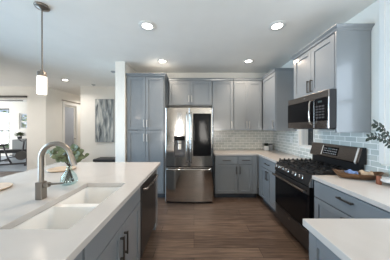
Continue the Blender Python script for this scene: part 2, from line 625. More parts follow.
window_y('window_3', GW, 8.3, 'bright dark framed window at the back of the exercise room', 8.36, M['frame'])
window_y('reflection_window', GW2, 8.3, 'smaller pale window standing for a mirror reflection in exercise room', 8.36, M['white'], 0)  # opening built in place of a window's reflection in a mirror
window_y('added_window_5', RW, YE, 'added tall white window in the rear wall behind the island', YE - 0.07, M['white'], 0)
window_y('added_window_6', RW2, YE, 'added tall white window in the rear wall behind the near counter', YE - 0.07, M['white'], 0)

# hallway door
r = tag(thing('door_1', 'narrow white framed glazed door in the hallway wall', 'door', (-4.70, 6.24, 0)),
        'narrow white framed glazed door in the hallway wall', 'door', None, 'structure')
MB().wall('y', HD[0], HD[1], -4.79, -4.75, 0.0, HD[3], [(HD[0] + 0.05, HD[1] - 0.05, 0.20, HD[3] - 0.07)]).build('door_frame', M['trim'], r, world=True)
MB().box(-4.775, -4.765, HD[0] + 0.05, HD[1] - 0.05, 0.20, HD[3] - 0.07).build('door_panel', M['door_glass'], r, world=True)
c = MB()
c.box(-4.70, -4.68, HD[0] - 0.09, HD[0], 0, HD[3] + 0.09)
c.box(-4.70, -4.68, HD[1], HD[1] + 0.09, 0, HD[3] + 0.09)
c.box(-4.70, -4.68, HD[0], HD[1], HD[3], HD[3] + 0.09)
c.build('casing', M['trim'], r, world=True)
k = MB().tube([(-4.75, HD[1] - 0.03, 1.0), (-4.69, HD[1] - 0.03, 1.0)], 0.01)
k.tube([(-4.695, HD[1] - 0.03, 1.0), (-4.695, HD[1] - 0.12, 1.0)], 0.009)
k.build('door_handle', M['gun'], r, world=True)
t = MB().box(-4.68, -4.665, 5.80, 7.0, 2.40, 2.43)
struct('trim_rail', t, M['nickel'], 'thin metal rail over the hallway door', 'rail')

# head track over the opening
r = thing('sliding_door_track', 'dark metal track above the wide opening into exercise room', 'rail', (-6.4, YA - 0.03, 2.38))
MB().box(-7.45, -5.28, YA - 0.055, YA - 0.005, 2.385, 2.44).build('track_rail', M['frame'], r, 0.004, world=True)
MB().box(-7.44, -5.42, YA - 0.02, YA, 2.275, 2.30).build('lower_rail', M['frame'], r, world=True)


# ------------------------------------------------------------------ cabinets
def pull(mb, vertical, cx, cz, ln, y=-0.02):
    """flat square bar pull in the local frame of a cabinet front"""
    o, t, wd = 0.033, 0.010, 0.013
    if vertical:
        mb.box(cx - wd / 2, cx + wd / 2, y - o, y - o + t, cz - ln / 2, cz + ln / 2)
        for e in (-1, 1):
            z = cz + e * (ln / 2 - 0.012)
            mb.box(cx - wd / 2, cx + wd / 2, y - o + t, y, z - 0.006, z + 0.006)
    else:
        mb.box(cx - ln / 2, cx + ln / 2, y - o, y - o + t, cz - wd / 2, cz + wd / 2)
        for e in (-1, 1):
            x = cx + e * (ln / 2 - 0.012)
            mb.box(x - 0.006, x + 0.006, y - o + t, y, cz - wd / 2, cz + wd / 2)
    return mb


def fronts(root, specs, g=0.002, hm='gun'):
    for sp in specs:
        kind, x0, x1, z0, z1 = sp[:5]
        flat = kind in ('drawer', 'false', 'filler_strip')
        mb = MB()
        if flat:
            mb.box(x0 + g, x1 - g, -0.02, 0, z0 + g, z1 - g)
        else:
            mb.shaker(x0 + g, x1 - g, z0 + g, z1 - g)
        o = mb.build({'false': 'drawer_front', 'panel': 'side_panel'}.get(kind, kind), M['cab'], root, 0.002)
        if len(sp) > 5 and sp[5]:
            v, cx, cz, ln = sp[5]
            pull(MB(), v, cx, cz, ln).build('handle', M[hm], o, 0.0015)


def carcass(root, w, d, z0, z1, top=True):
    t = 0.018
    m = MB().box(0, t, 0, d, z0, z1).box(w - t, w, 0, d, z0, z1)
    m.box(t, w - t, 0, d, z0, z0 + t).box(t, w - t, d - t, d, z0 + t, z1)
    if top:
        m.box(t, w - t, 0, d - t, z1 - t, z1)
    else:
        m.box(t, w - t, 0, 0.02, z1 - 0.05, z1)
    m.build('carcass', M['cab'], root)


def crown(root, w, d, z, sides=(True, True), h=0.055, out=0.04):
    l, rr = sides
    rings = []
    for q, zz in ((0.0, 0.0), (0.006, 0.006), (0.010, 0.022), (0.030, 0.040), (1.0 * out, 0.046), (out, h)):
        a = -q if l else 0.0
        b = w + q if rr else w
        rings.append([(a, -0.02 - q, z + zz), (b, -0.02 - q, z + zz), (b, d, z + zz), (a, d, z + zz)])
    MB().loft(rings).build('crown_molding', M['cab'], root)


def base_cab(label, loc, rz, w, d, specs, top=True, h=0.874):
    r = thing('base_cabinet', label, 'cabinet', loc, rz)
    carcass(r, w, d, 0.10, h, top)
    MB().box(0, w, 0.06, 0.075, 0, 0.10).box(0, 0.018, 0.075, d, 0, 0.1).box(w - 0.018, w, 0.075, d, 0, 0.1).build('toe_kick', M['kick'], r)
    fronts(r, specs)
    return r


def wall_cab(label, loc, rz, w, d, h, specs, crown_sides):
    r = thing('wall_cabinet', label, 'cabinet', loc, rz)
    carcass(r, w, d, 0, h)
    fronts(r, specs, hm='pull')
    if crown_sides is not None:
        crown(r, w, d, h, crown_sides)
    return r


VP, HP = True, False
YF = 3.305       # carcass front of the deep back wall units
# pantry
PX0, PX1 = -1.355, -0.585
pw = PX1 - PX0
r = thing('pantry_cabinet', 'tall grey blue pantry cabinet standing left of the refrigerator', 'cabinet', (PX0, YF, 0))
carcass(r, pw, YB - YF - 0.004, 0.10, 2.465)
MB().box(0, pw, 0.06, 0.6, 0, 0.10).build('toe_kick', M['kick'], r)
mid = pw / 2
fronts(r, [('door', 0.02, mid, 1.385, 2.45, (VP, mid - 0.032, 1.515, 0.15)),
           ('door', mid, pw - 0.02, 1.385, 2.45, (VP, mid + 0.032, 1.515, 0.15)),
           ('door', 0.02, mid, 0.115, 1.38, (VP, mid - 0.032, 1.23, 0.15)),
           ('door', mid, pw - 0.02, 0.115, 1.38, (VP, mid + 0.032, 1.23, 0.15))], hm='pull')
crown(r, pw, YB - YF - 0.004, 2.465, (False, True), 0.05, 0.03)

# uppers on the back wall
YU = YB - 0.33
du = 0.326
r = wall_cab('short grey wall cabinet mounted above the refrigerator', (-0.58, YU, 1.92), 0, 0.975, du, 0.535,
         [('door', 0.035, 0.4985, 0.01, 0.525, (VP, 0.466, 0.135, 0.14)), ('door', 0.4985, 0.963, 0.01, 0.525, (VP, 0.531, 0.135, 0.14))], None)
crown(r, 0.975, du, 0.535, (False, False), 0.045, 0.03)
r = wall_cab('single door grey wall cabinet right of the one above the refrigerator', (0.398, YU, 1.37), 0, 0.46, du, 1.085,
         [('door', 0.008, 0.452, 0.01, 1.075, (VP, 0.415, 0.12, 0.15))], None)
crown(r, 0.46, du, 1.085, (False, False), 0.045, 0.03)
r = wall_cab('double door grey wall cabinet beside the corner on the back wall', (0.861, YU, 1.37), 0, 0.62, du, 1.085,
         [('door', 0.008, 0.31, 0.01, 1.075, (VP, 0.28, 0.12, 0.15)), ('door', 0.31, 0.612, 0.01, 1.075, (VP, 0.34, 0.12, 0.15))], None)
crown(r, 0.62, du, 1.085, (False, False), 0.045, 0.03)
# corner cabinet on the right wall
XU = 1.505
r = wall_cab('grey wall cabinet in the corner before the small window', (XU, YB - 0.005, 1.37), -PI / 2, 0.905, XR - XU - 0.003, 1.10,
         [('door', 0.36, 0.895, 0.01, 1.09, (VP, 0.86, 0.12, 0.15))], None)
crown(r, 0.905, XR - XU - 0.003, 1.10, (False, True), 0.04, 0.02)
# cabinet over the microwave
CY0, CY1 = 1.745, 2.51
XM = 1.54
cw = CY1 - CY0
r = thing('wall_cabinet', 'tall grey wall cabinet mounted over the microwave', 'cabinet', (XM, CY1, 1.375), -PI / 2)
carcass(r, cw - 0.022, XR - XM - 0.003, 0.47, 1.085)
MB().box(cw - 0.02, cw, -0.02, XR - XM - 0.003, 0.0, 1.085).build('end_panel', M['cab'], r, 0.002)
MB().box(cw - 0.021, cw - 0.0, -0.024, -0.02, 0.47, 1.085).build('filler_strip', M['cab'], r)
mid = (cw - 0.02) / 2
fronts(r, [('door', 0.008, mid, 0.48, 1.075, (VP, mid - 0.03, 0.59, 0.16)), ('door', mid, cw - 0.03, 0.48, 1.075, (VP, mid + 0.03, 0.59, 0.16))])
crown(r, cw, XR - XM - 0.003, 1.085, (True, True), 0.055, 0.035)

# base cabinets, back wall
DB = YB - YF - 0.012
base_cab('grey base cabinet standing beside the refrigerator', (0.42, YF, 0), 0, 0.46, DB,
         [('drawer', 0.008, 0.455, 0.70, 0.865, (HP, 0.23, 0.78, 0.16)), ('door', 0.008, 0.455, 0.115, 0.695, (VP, 0.425, 0.58, 0.15))])
base_cab('narrow grey base cabinet next to the inside corner', (0.883, YF, 0), 0, 0.395, DB,
         [('filler_strip', 0.296, 0.395, 0.105, 0.87), ('drawer', 0.004, 0.295, 0.70, 0.865, (HP, 0.15, 0.78, 0.16)), ('door', 0.004, 0.295, 0.115, 0.695, (VP, 0.033, 0.58, 0.15))])
# right run
XF = 1.302
DR = XR - XF - 0.012
base_cab('blue grey base cabinet between the inside corner and range', (XF, 3.22, 0), -PI / 2, 0.67, DR,
         [('filler_strip', -0.04, 0.06, 0.105, 0.87), ('drawer', 0.06, 0.665, 0.70, 0.865, (HP, 0.36, 0.79, 0.16)),
          ('door', 0.06, 0.36, 0.115, 0.695, (VP, 0.33, 0.59, 0.15)), ('door', 0.36, 0.665, 0.115, 0.695, (VP, 0.39, 0.59, 0.15))])
base_cab('blue grey base cabinet below the wooden bowl', (XF, 1.765, 0), -PI / 2, 0.79, DR,
         [('drawer', 0.012, 0.785, 0.70, 0.865, (HP, 0.385, 0.812, 0.14)),
          ('door', 0.012, 0.40, 0.115, 0.695, (VP, 0.37, 0.59, 0.15)), ('door', 0.40, 0.785, 0.115, 0.695, (VP, 0.43, 0.59, 0.15))])
r = thing('base_cabinet', 'blue grey cabinet end under the nearest counter corner', 'cabinet', (0.652, 0.905, 0), -PI / 2)
carcass(r, 0.64, 0.60, 0.10, 0.874)
MB().box(0, 0.64, 0.02, 0.58, 0, 0.10).build('toe_kick', M['kick'], r)
fronts(r, [('panel', 0.0, 0.64, 0.105, 0.87)])

# countertops
CT0, CT1 = 0.875, 0.914
xe, ye = 1.275, 3.27
o = MB().cells([0.405, xe, XR - 0.009], [2.553, ye, YB - 0.009], CT0, CT1, {(0, 0)}).build('countertop', M['quartz'], None, 0.003)
tag(o, 'white quartz countertop turning the corner behind the range', 'countertop')
o = MB().cells([0.612, xe, XR - 0.009], [0.25, 0.926, 1.772], CT0, CT1, {(0, 1)}).build('countertop', M['quartz'], None, 0.003)
tag(o, 'white quartz countertop carrying the wooden bowl and marble riser', 'countertop')

# ------------------------------------------------------------------ island
SX0, SX1, SY0, SY1 = -0.995, -0.635, 0.83, 1.525
o = MB().cells([-2.0, SX0, SX1, -0.50], [0.1, SY0, SY1, 2.45], CT0, CT1, {(1, 1)}).build('island_countertop', M['quartz'], None, 0.003)
tag(o, 'large white quartz island top with the sink set into it', 'countertop')
XI = -0.555
base_cab('blue grey sink cabinet below the double sink', (XI, 0.80, 0), PI / 2, 0.845, 0.60,
         [('false', 0.004, 0.841, 0.70, 0.865, None),
          ('door', 0.004, 0.4225, 0.115, 0.695, (VP, 0.39, 0.55, 0.17)), ('door', 0.4225, 0.841, 0.115, 0.695, (VP, 0.455, 0.55, 0.17))], False)
base_cab('blue grey island cabinet nearest the viewer', (XI, 0.12, 0), PI / 2, 0.675, 0.60,
         [('drawer', 0.004, 0.671, 0.70, 0.865, (HP, 0.33, 0.785, 0.16)), ('door', 0.004, 0.3375, 0.115, 0.695, (VP, 0.30, 0.57, 0.15)),
          ('door', 0.3375, 0.671, 0.115, 0.695, (VP, 0.375, 0.57, 0.15))])
r = thing('kitchen_island', 'blue grey end and back panels of the island beyond the dishwasher', 'island', (XI, 2.285, 0), PI / 2)
MB().box(0, 0.125, -0.02, 1.2, 0.0, 0.874).build('end_panel', M['cab'], r, 0.003)
MB().box(-2.165, 0.0, 1.185, 1.2, 0.0, 0.874).build('back_panel', M['cab'], r, 0.003)

# dishwasher
r = thing('dishwasher', 'dark stainless dishwasher built into the island', 'dishwasher', (XI, 1.657, 0), PI / 2)
MB().box(0.004, 0.614, 0.0, 0.57, 0.10, 0.865).build('tub', M['dgrey'], r)
MB().box(0.004, 0.614, 0.05, 0.09, 0.0, 0.10).build('toe_kick', M['black'], r)
o = MB().box(0.005, 0.613, -0.026, 0.0, 0.115, 0.868).build('door', M['dsteel'], r, 0.004)
h = MB()
pts = [(0.05, -0.03, 0.79), (0.06, -0.062, 0.79)] + [(0.06 + 0.50 * t / 8, -0.062 - 0.012 * math.sin(PI * t / 8), 0.79) for t in range(1, 8)] + [(0.56, -0.062, 0.79), (0.57, -0.026, 0.79)]
h.tube(pts, 0.0125, 10)
h.build('handle', M['bsteel'], o, smooth=True)
MB().box(0.02, 0.598, -0.0275, -0.026, 0.835, 0.862).build('control_strip', M['black'], o)


# sink
def rrect(x0, x1, y0, y1, z, rad, n=5):
    out = []
    for cx, cy, a0 in ((x1 - rad, y1 - rad, 0), (x0 + rad, y1 - rad, 90), (x0 + rad, y0 + rad, 180), (x1 - rad, y0 + rad, 270)):
        for k in range(n + 1):
            a = math.radians(a0 + 90 * k / n)
            out.append((cx + rad * math.cos(a), cy + rad * math.sin(a), z))
    return out


r = thing('kitchen_sink', 'white undermount double bowl sink in the island', 'sink', ((SX0 + SX1) / 2, (SY0 + SY1) / 2, 0.66))


def basin(y0, y1, depth):
    x0, x1 = SX0 - 0.004, SX1 + 0.004
    zt = 0.872
    t = 0.023
    rg = [rrect(x0 - t, x1 + t, y0 - t, y1 + t, zt - depth - t, 0.05), rrect(x0 - t, x1 + t, y0 - t, y1 + t, zt, 0.035)]
    for ins, z, rd in ((0.0, zt, 0.022), (0.004, zt - 0.01, 0.026), (0.012, zt - depth + 0.03, 0.03), (0.02, zt - depth + 0.01, 0.034), (0.035, zt - depth, 0.04)):
        rg.append(rrect(x0 + ins, x1 - ins, y0 + ins, y1 - ins, z, rd))
    m = MB().loft(rg)
    o = m.build('basin', M['ceramic'], r, smooth=True, world=True)
    d = MB().lathe([(0.045, 0.0), (0.045, 0.002), (0.036, 0.003), (0.03, 0.0015)], ((x0 + x1) / 2, (y0 + y1) / 2, zt - depth + 0.0005), 20)
    d.build('drain', M['steel'], o, smooth=True)
    bpy.data.objects[o.name].children[0].location = (-r.location.x, -r.location.y, -r.location.z)


basin(1.196, SY1 + 0.004, 0.2)
basin(SY0 - 0.004, 1.149, 0.18)

# faucet
FX, FY = -1.10, 1.18
r = thing('kitchen_faucet', 'brushed nickel gooseneck faucet standing beside the sink', 'faucet', (FX, FY, CT1))
MB().box(-0.024, 0.024, -0.024, 0.024, 0.0, 0.125).build('base', M['nickel'], r, 0.004)
rad = 0.108
pts = [(0, 0, 0.11), (0, 0, 0.2)] + [(0, 0, 0.2 + 0.02 * i) for i in range(1, 5)]
cz = 0.29
for i in range(0, 15):
    a = PI - i * PI / 14 * 0.94
    pts.append((rad + rad * math.cos(a), 0, cz + rad * 1.0 * math.sin(a)))
MB().tube(pts, 0.0165, 16).build('neck', M['nickel'], r, smooth=True)
e = Vector(pts[-1]); d = (e - Vector(pts[-2])).normalized()
d = (d + Vector((0.06, 0, 0))).normalized()
MB().tube([e - d * 0.01, e + d * 0.008, e + d * 0.014, e + d * 0.05, e + d * 0.072, e + d * 0.074], [0.0165, 0.017, 0.0185, 0.0185, 0.0175, 0.014], 16).build('spray_head', M['nickel'], r, smooth=True)
b = MB().box(0.024, 0.058, -0.016, 0.016, 0.085, 0.118)
ob = b.build('lever_hub', M['nickel'], r, 0.004)
MB().tube([(0.058, 0, 0.106), (0.16, 0, 0.113)], [0.008, 0.006], 10).build('lever', M['nickel'], ob, smooth=True)

# bottle vase with eucalyptus
VX, VY = -1.135, 1.49
r = thing('bottle_vase', 'clear aqua glass vase of eucalyptus behind the faucet', 'vase', (VX, VY, CT1))
t = 0.003
prof = [(0.048, 0.0), (0.064, 0.012), (0.068, 0.035), (0.058, 0.075), (0.034, 0.115), (0.022, 0.14), (0.020, 0.165), (0.024, 0.172)]
inner = [(a - t, z + 0.004) for a, z in prof[::-1]]
inner[0] = (0.024 - t, 0.172)
MB().lathe(prof + inner, n=28, cap0=True, cap1=True).build('glass_body', M['vase'], r, smooth=True)
random.seed(4)
st, lf = MB(), MB()
tips = [(-0.15, -0.02, 0.30), (-0.10, 0.03, 0.34), (-0.03, -0.03, 0.33), (0.04, 0.02, 0.33), (0.09, -0.02, 0.29), (0.135, 0.01, 0.25), (-0.06, -0.05, 0.25), (0.02, 0.05, 0.27)]
for i, tp in enumerate(tips):
    a0 = 0.8 * i
    p0 = Vector((0.035 * math.cos(a0), 0.035 * math.sin(a0), 0.02))
    p1 = Vector((0.006 * math.cos(a0 + PI), 0.006 * math.sin(a0 + PI), 0.165))
    p3 = Vector(tp)
    p2 = p1 * 0.5 + p3 * 0.5 + Vector((0, 0, 0.035))
    st.tube([p0, p1, p2, p3], [0.004, 0.004, 0.003, 0.0018], 6)
    path = [p1 + (p2 - p1) * 0.6, p2, p2 * 0.6 + p3 * 0.4, p2 * 0.3 + p3 * 0.7, p3]
    for p in path:
        for e in range(2):
            dd = Vector((random.uniform(-1, 1) + (0.5 if p3.x > 0 else -0.5), random.uniform(-0.6, 0.6), random.uniform(-0.5, 0.6)))
            nn = Vector((random.uniform(-0.5, 0.5), -1, random.uniform(0.1, 0.9)))
            sz = random.uniform(0.042, 0.06)
            lf.leaf(p, dd, nn, sz, sz * 0.92)
st.build('stems', M['stem'], r)
lf.build('foliage', M['leaf'], r, smooth=True)

# round boards
plate = MB().lathe([(0.10, 0.0), (0.135, 0.004), (0.142, 0.014), (0.138, 0.018), (0.10, 0.013)], n=40)
o = plate.build('round_board', M['tan'], None, smooth=True)
o.location = (-1.61, 2.0, CT1)
tag(o, 'round tan wooden board behind the eucalyptus vase', 'board', 'round boards on the island')
o2 = o.copy(); COL.objects.link(o2)
o2.location = (-1.695, 1.345, CT1)
tag(o2, 'round tan wooden board cut off at the photo edge, left of the faucet', 'board', 'round boards on the island')

# ------------------------------------------------------------------ refrigerator
FW = 0.91
r = thing('refrigerator', 'stainless french door refrigerator with a dark glass panel', 'refrigerator', (-0.541, 3.06, 0))
MB().box(0.004, FW - 0.004, 0.085, 0.80, 0.05, 1.775).build('body', M['dgrey'], r, 0.004)
MB().box(0.02, FW - 0.02, 0.075, 0.70, 0.0, 0.05).build('toe_grille', M['black'], r)
for x in (0.02, FW - 0.10):
    MB().box(x, x + 0.08, 0.03, 0.14, 1.776, 1.80).build('hinge_cover', M['dgrey'], r, 0.004)


def bow(x):
    u = (x - FW / 2) / (FW / 2)
    return 0.026 * u * u


def bowslab(x0, x1, z0, z1, off, depth, hole=None, n=14):
    """door slab with a bowed front; hole = (hx0,hx1,hz0,hz1) is left open in the front"""
    xs = [x0 + (x1 - x0) * i / n for i in range(n + 1)]
    zs = [z0, z1]
    if hole:
        xs = sorted(set([x for x in xs if min(abs(x - hole[0]), abs(x - hole[1])) > 0.01] + [hole[0], hole[1]]))
        zs = [z0, hole[2], hole[3], z1]
    m = MB()
    e = 0.012
    def fy(x):
        y = bow(x) + off
        dd = min(x - x0, x1 - x)
        if dd < e:
            y += (e - dd) * 0.5
        return y
    xs2 = sorted(set(xs + [x0 + 0.004, x0 + e, x1 - e, x1 - 0.004]))
    nx, nz = len(xs2), len(zs)
    vs = [(x, fy(x), z) for z in zs for x in xs2]
    nb = len(vs)
    yb = off + depth
    vs += [(x, yb, z) for z in (z0, z1) for x in (x0, x1)]
    fs = []
    for j in range(nz - 1):
        for i in range(nx - 1):
            cx, cz = (xs2[i] + xs2[i + 1]) / 2, (zs[j] + zs[j + 1]) / 2
            if hole and hole[0] < cx < hole[1] and hole[2] < cz < hole[3]:
                continue
            a = j * nx + i
            fs.append((a, a + 1, a + nx + 1, a + nx))
    fs.append((nb + 1, nb, nb + 2, nb + 3))
    fs.append(tuple([i for i in range(nx - 1, -1, -1)] + [nb, nb + 1]))
    fs.append(tuple([(nz - 1) * nx + i for i in range(nx)] + [nb + 3, nb + 2]))
    fs.append(tuple([nb] + [j * nx for j in range(nz)] + [nb + 2])[::-1])
    fs.append(tuple([nb + 1] + [j * nx + nx - 1 for j in range(nz)] + [nb + 3]))
    return m.add(vs, fs)


HL = (0.165, 0.372, 0.885, 1.275)
dl = bowslab(0.003, 0.4475, 0.71, 1.80, 0.0, 0.08, HL).build('door', M['steel'], r, smooth=True)
dr = bowslab(0.4525, FW - 0.003, 0.71, 1.80, 0.0, 0.08).build('door', M['steel'], r, smooth=True)
dz = bowslab(0.003, FW - 0.003, 0.045, 0.698, 0.0, 0.08).build('freezer_drawer', M['steel'], r, smooth=True)
bowslab(0.517, 0.863, 0.90, 1.696, -0.003, 0.02, n=8).build('glass_panel', M['bglass'], dr, smooth=True)
# dispenser recess
x0, x1, z0, z1 = HL
yf0, yf1, yr = bow(x0), bow(x1), 0.072
rec = MB().add([(x0, yf0, z0), (x1, yf1, z0), (x1, yf1, z1), (x0, yf0, z1), (x0 + .008, yr, z0 + .01), (x1 - .008, yr, z0 + .01), (x1 - .008, yr, z1), (x0 + .008, yr, z1)],
               [(0, 1, 5, 4), (1, 2, 6, 5), (2, 3, 7, 6), (3, 0, 4, 7), (4, 5, 6, 7)])
dp = rec.build('dispenser', M['recess'], dl)
MB().box(x0 + 0.01, x1 - 0.01, 0.012, 0.07, z1 - 0.085, z1 - 0.006).build('control_panel', M['bglass'], dp)
MB().box(x0 + 0.07, x1 - 0.065, 0.02, 0.068, z1 - 0.14, z1 - 0.085).build('nozzle', M['steel'], dp, 0.004)
MB().prism([(0.06, z1 - 0.14), (0.05, z1 - 0.15), (0.04, z1 - 0.26), (0.047, z1 - 0.265), (0.066, z1 - 0.2)], 'x', x0 + 0.075, x1 - 0.07).build('paddle', M['steel'], dp, 0.003)
MB().box(x0 + 0.012, x1 - 0.012, 0.016, 0.068, z0 + 0.012, z0 + 0.02).build('drip_tray', M['dgrey'], dp)
for xx, dd in ((0.412, dl), (0.488, dr)):
    h = MB().tube([(xx, bow(xx), 0.79), (xx, -0.045, 0.79), (xx, -0.056, 0.80), (xx, -0.06, 0.82)] + [(xx, -0.06, 0.82 + 0.85 * i / 6) for i in range(1, 7)] + [(xx, -0.056, 1.69), (xx, -0.045, 1.70), (xx, bow(xx), 1.70)], 0.0135, 12)
    h.build('handle', M['steel'], dd, smooth=True)
hp = [(0.05, 0.02, 0.655), (0.05, -0.03, 0.655)] + [(0.06 + 0.78 * i / 12, -0.05 + 0.9 * bow(0.06 + 0.78 * i / 12), 0.655) for i in range(13)] + [(0.85, -0.03, 0.655), (0.85, 0.02, 0.655)]
MB().tube(hp, 0.0135, 12).build('handle', M['steel'], dz, smooth=True)
MB().box(0.845, 0.872, bow(0.86) - 0.003, bow(0.86) + 0.002, 1.735, 1.775).build('small_plate', M['white'], dr)  # small white plate at the door's upper corner

# ------------------------------------------------------------------ gas range
RW_ = 0.762
r = thing('gas_range', 'stainless and black gas range between the right counters', 'range', (1.295, 2.545, 0), -PI / 2)
r.scale = (1, 1, 0.982)
MB().box(0.003, RW_ - 0.003, 0.0, 0.575, 0.03, 0.895).build('body', M['black'], r)
for x in (0.05, RW_ - 0.05):
    for y in (0.05, 0.52):
        MB().disc((x, y, 0.0), (0, 0, 1), 0.018, 0.03, 12).build('levelling_foot', M['black'], r)
MB().box(0.0, RW_, -0.005, 0.555, 0.895, 0.918).build('cooktop', M['black'], r, 0.004)
cp = MB().prism([(0.0, 0.79), (-0.045, 0.795), (-0.04, 0.83), (-0.012, 0.905), (-0.005, 0.918), (0.0, 0.918)], 'x', 0.003, RW_ - 0.003).build('control_panel', M['black'], r, 0.003)
ec = MB().prism([(0.0, 0.79), (-0.047, 0.793), (-0.042, 0.832), (-0.014, 0.908), (0.0, 0.92)], 'x', RW_ - 0.0029, RW_ + 0.004).build('end_cap', M['chrome'], cp)
nrm = Vector((0, -0.94, 0.34)).normalized()
for yw in (2.46, 2.345, 2.215, 2.06, 1.93):
    x = 2.545 - yw
    c0 = Vector((x, -0.027, 0.862))
    k = MB().tube([c0, c0 + nrm * 0.006, c0 + nrm * 0.008, c0 + nrm * 0.038, c0 + nrm * 0.042], [0.028, 0.028, 0.024, 0.022, 0.018], 18)
    k = k.build('knob', M['chrome'], r, smooth=True)
    e = c0 + nrm * 0.042
    MB().box(-0.004, 0.004, -0.008, 0.004, -0.016, 0.016).build('grip', M['dsteel'], k).location = e
od = MB().box(0.004, RW_ - 0.004, -0.038, 0.0, 0.292, 0.782).build('oven_door', M['bglass'], r, 0.004)
MB().box(0.05, RW_ - 0.05, -0.0405, -0.036, 0.335, 0.685).build('door_glass', M['bglass'], od, 0.001)
MB().box(0.004, RW_ - 0.004, -0.0395, -0.037, 0.70, 0.782).build('top_rail', M['dsteel'], od)
h = MB().tube([(0.045, -0.038, 0.735), (0.045, -0.08, 0.735)], 0.011).tube([(RW_ - 0.045, -0.038, 0.735), (RW_ - 0.045, -0.08, 0.735)], 0.011)
h.tube([(0.02, -0.082, 0.735), (RW_ - 0.02, -0.082, 0.735)], 0.0145, 14)
h.build('handle', M['bsteel'], od, smooth=True)
dw = MB().box(0.004, RW_ - 0.004, -0.034, 0.0, 0.06, 0.282).build('drawer', M['dsteel'], r, 0.004)
MB().box(0.004, RW_ - 0.004, -0.042, -0.034, 0.262, 0.28).build('drawer_lip', M['dsteel'], dw, 0.002)
MB().disc((RW_ / 2, -0.038, 0.235), (0, -1, 0), 0.012, 0.003, 20).build('small_plate', M['chrome'], dw)  # small chrome disc on the drawer front
# backguard
MB().box(0.02, RW_ - 0.02, 0.527, 0.575, 0.918, 1.06).build('riser', M['black'], r)
bg = MB().prism([(0.508, 1.045), (0.50, 1.06), (0.548, 1.222), (0.556, 1.228), (0.576, 1.228), (0.576, 1.045)], 'x', 0.0, RW_ - 0.012).build('backguard', M['bsteel'], r, 0.003)
MB().prism([(0.506, 1.043), (0.498, 1.06), (0.546, 1.224), (0.556, 1.23), (0.577, 1.23), (0.577, 1.043)], 'x', RW_ - 0.0119, RW_ + 0.004).build('end_cap', M['black'], bg)
MB().prism([(0.506, 1.043), (0.496, 1.06), (0.544, 1.225), (0.552, 1.225), (0.514, 1.06)], 'x', RW_ - 0.058, RW_ - 0.04).build('highlight_trim_bar', M['satin'], bg)


def bgpoint(z, lift):
    t = (z - 1.06) / (1.222 - 1.06)
    return 0.50 + 0.048 * t - lift


def bgpatch(xa, xb, za, zb, lift, name, m, parent):
    return MB().prism([(bgpoint(za, lift), za), (bgpoint(zb, lift), zb), (bgpoint(zb, -0.004), zb), (bgpoint(za, -0.004), za)], 'x', xa, xb).build(name, m, parent)


dsp = bgpatch(0.235, 0.475, 1.09, 1.195, 0.002, 'display', M['bglass'], bg)
bgpatch(0.31, 0.37, 1.155, 1.18, 0.003, 'clock', M['disp'], dsp)
bgpatch(0.215, 0.226, 1.075, 1.205, 0.003, 'highlight_trim_bar', M['satin'], bg)
for j in range(3):
    for i in range(8):
        if j == 2 and 1 < i < 5: continue
        bgpatch(0.25 + i * 0.027, 0.265 + i * 0.027, 1.10 + j * 0.03, 1.112 + j * 0.03, 0.003, 'button', M['mgrey'], dsp)
# burners and grates
for (x, y, rr) in ((0.15, 0.14, 0.045), (0.15, 0.40, 0.035), (0.38, 0.27, 0.05), (0.61, 0.14, 0.05), (0.61, 0.40, 0.035)):
    bn = MB().lathe([(rr * 1.2, 0), (rr * 1.2, 0.01), (rr * 0.9, 0.014)], (x, y, 0.918), 20).build('burner', M['dsteel'], r, smooth=True)
    MB().lathe([(rr, 0), (rr, 0.006), (rr * 0.9, 0.009)], (x, y, 0.932), 20).build('burner_cap', M['iron'], bn, smooth=True)
for gx in (0.012, 0.262, 0.508):
    gw = 0.240
    g = MB()
    z0, z1 = 0.938, 0.956
    y0, y1 = 0.02, 0.505
    bw = 0.012
    g.box(gx, gx + bw, y0, y1, z0, z1).box(gx + gw - bw, gx + gw, y0, y1, z0, z1)
    g.box(gx, gx + gw, y0, y0 + bw, z0, z1).box(gx, gx + gw, y1 - bw, y1, z0, z1)
    g.box(gx, gx + gw, 0.256, 0.268, z0, z1)
    g.box(gx + gw / 2 - 0.006, gx + gw / 2 + 0.006, y0, 0.10, z0, z1 + 0.003).box(gx + gw / 2 - 0.006, gx + gw / 2 + 0.006, 0.18, 0.34, z0, z1 + 0.003)
    g.box(gx + gw / 2 - 0.006, gx + gw / 2 + 0.006, 0.43, y1, z0, z1 + 0.003)
    for yy in (0.134, 0.388):
        g.box(gx, gx + 0.085, yy, yy + bw, z0, z1 + 0.003).box(gx + gw - 0.085, gx + gw, yy, yy + bw, z0, z1 + 0.003)
    for xx in (gx, gx + gw - bw, gx + gw / 2 - 0.006):
        for yy in (y0, y1 - bw):
            g.box(xx, xx + bw, yy, yy + bw, 0.918, z0)
            g.box(xx - 0.002, xx + bw + 0.002, yy - 0.002, yy + bw + 0.002, z1, z1 + 0.009)
    for xx in (gx + 0.06, gx + 0.17):
        g.box(xx, xx + bw, y1 - bw - 0.002, y1 + 0.002, z1, z1 + 0.009)
    for q in range(8):
        yy = y0 + 0.004 + q * 0.066
        for xx in (gx - 0.001, gx + gw - bw + 0.001):
            g.box(xx, xx + bw, yy, yy + 0.02, z1, z1 + 0.018)
    g.build('grate', M['iron'], r)

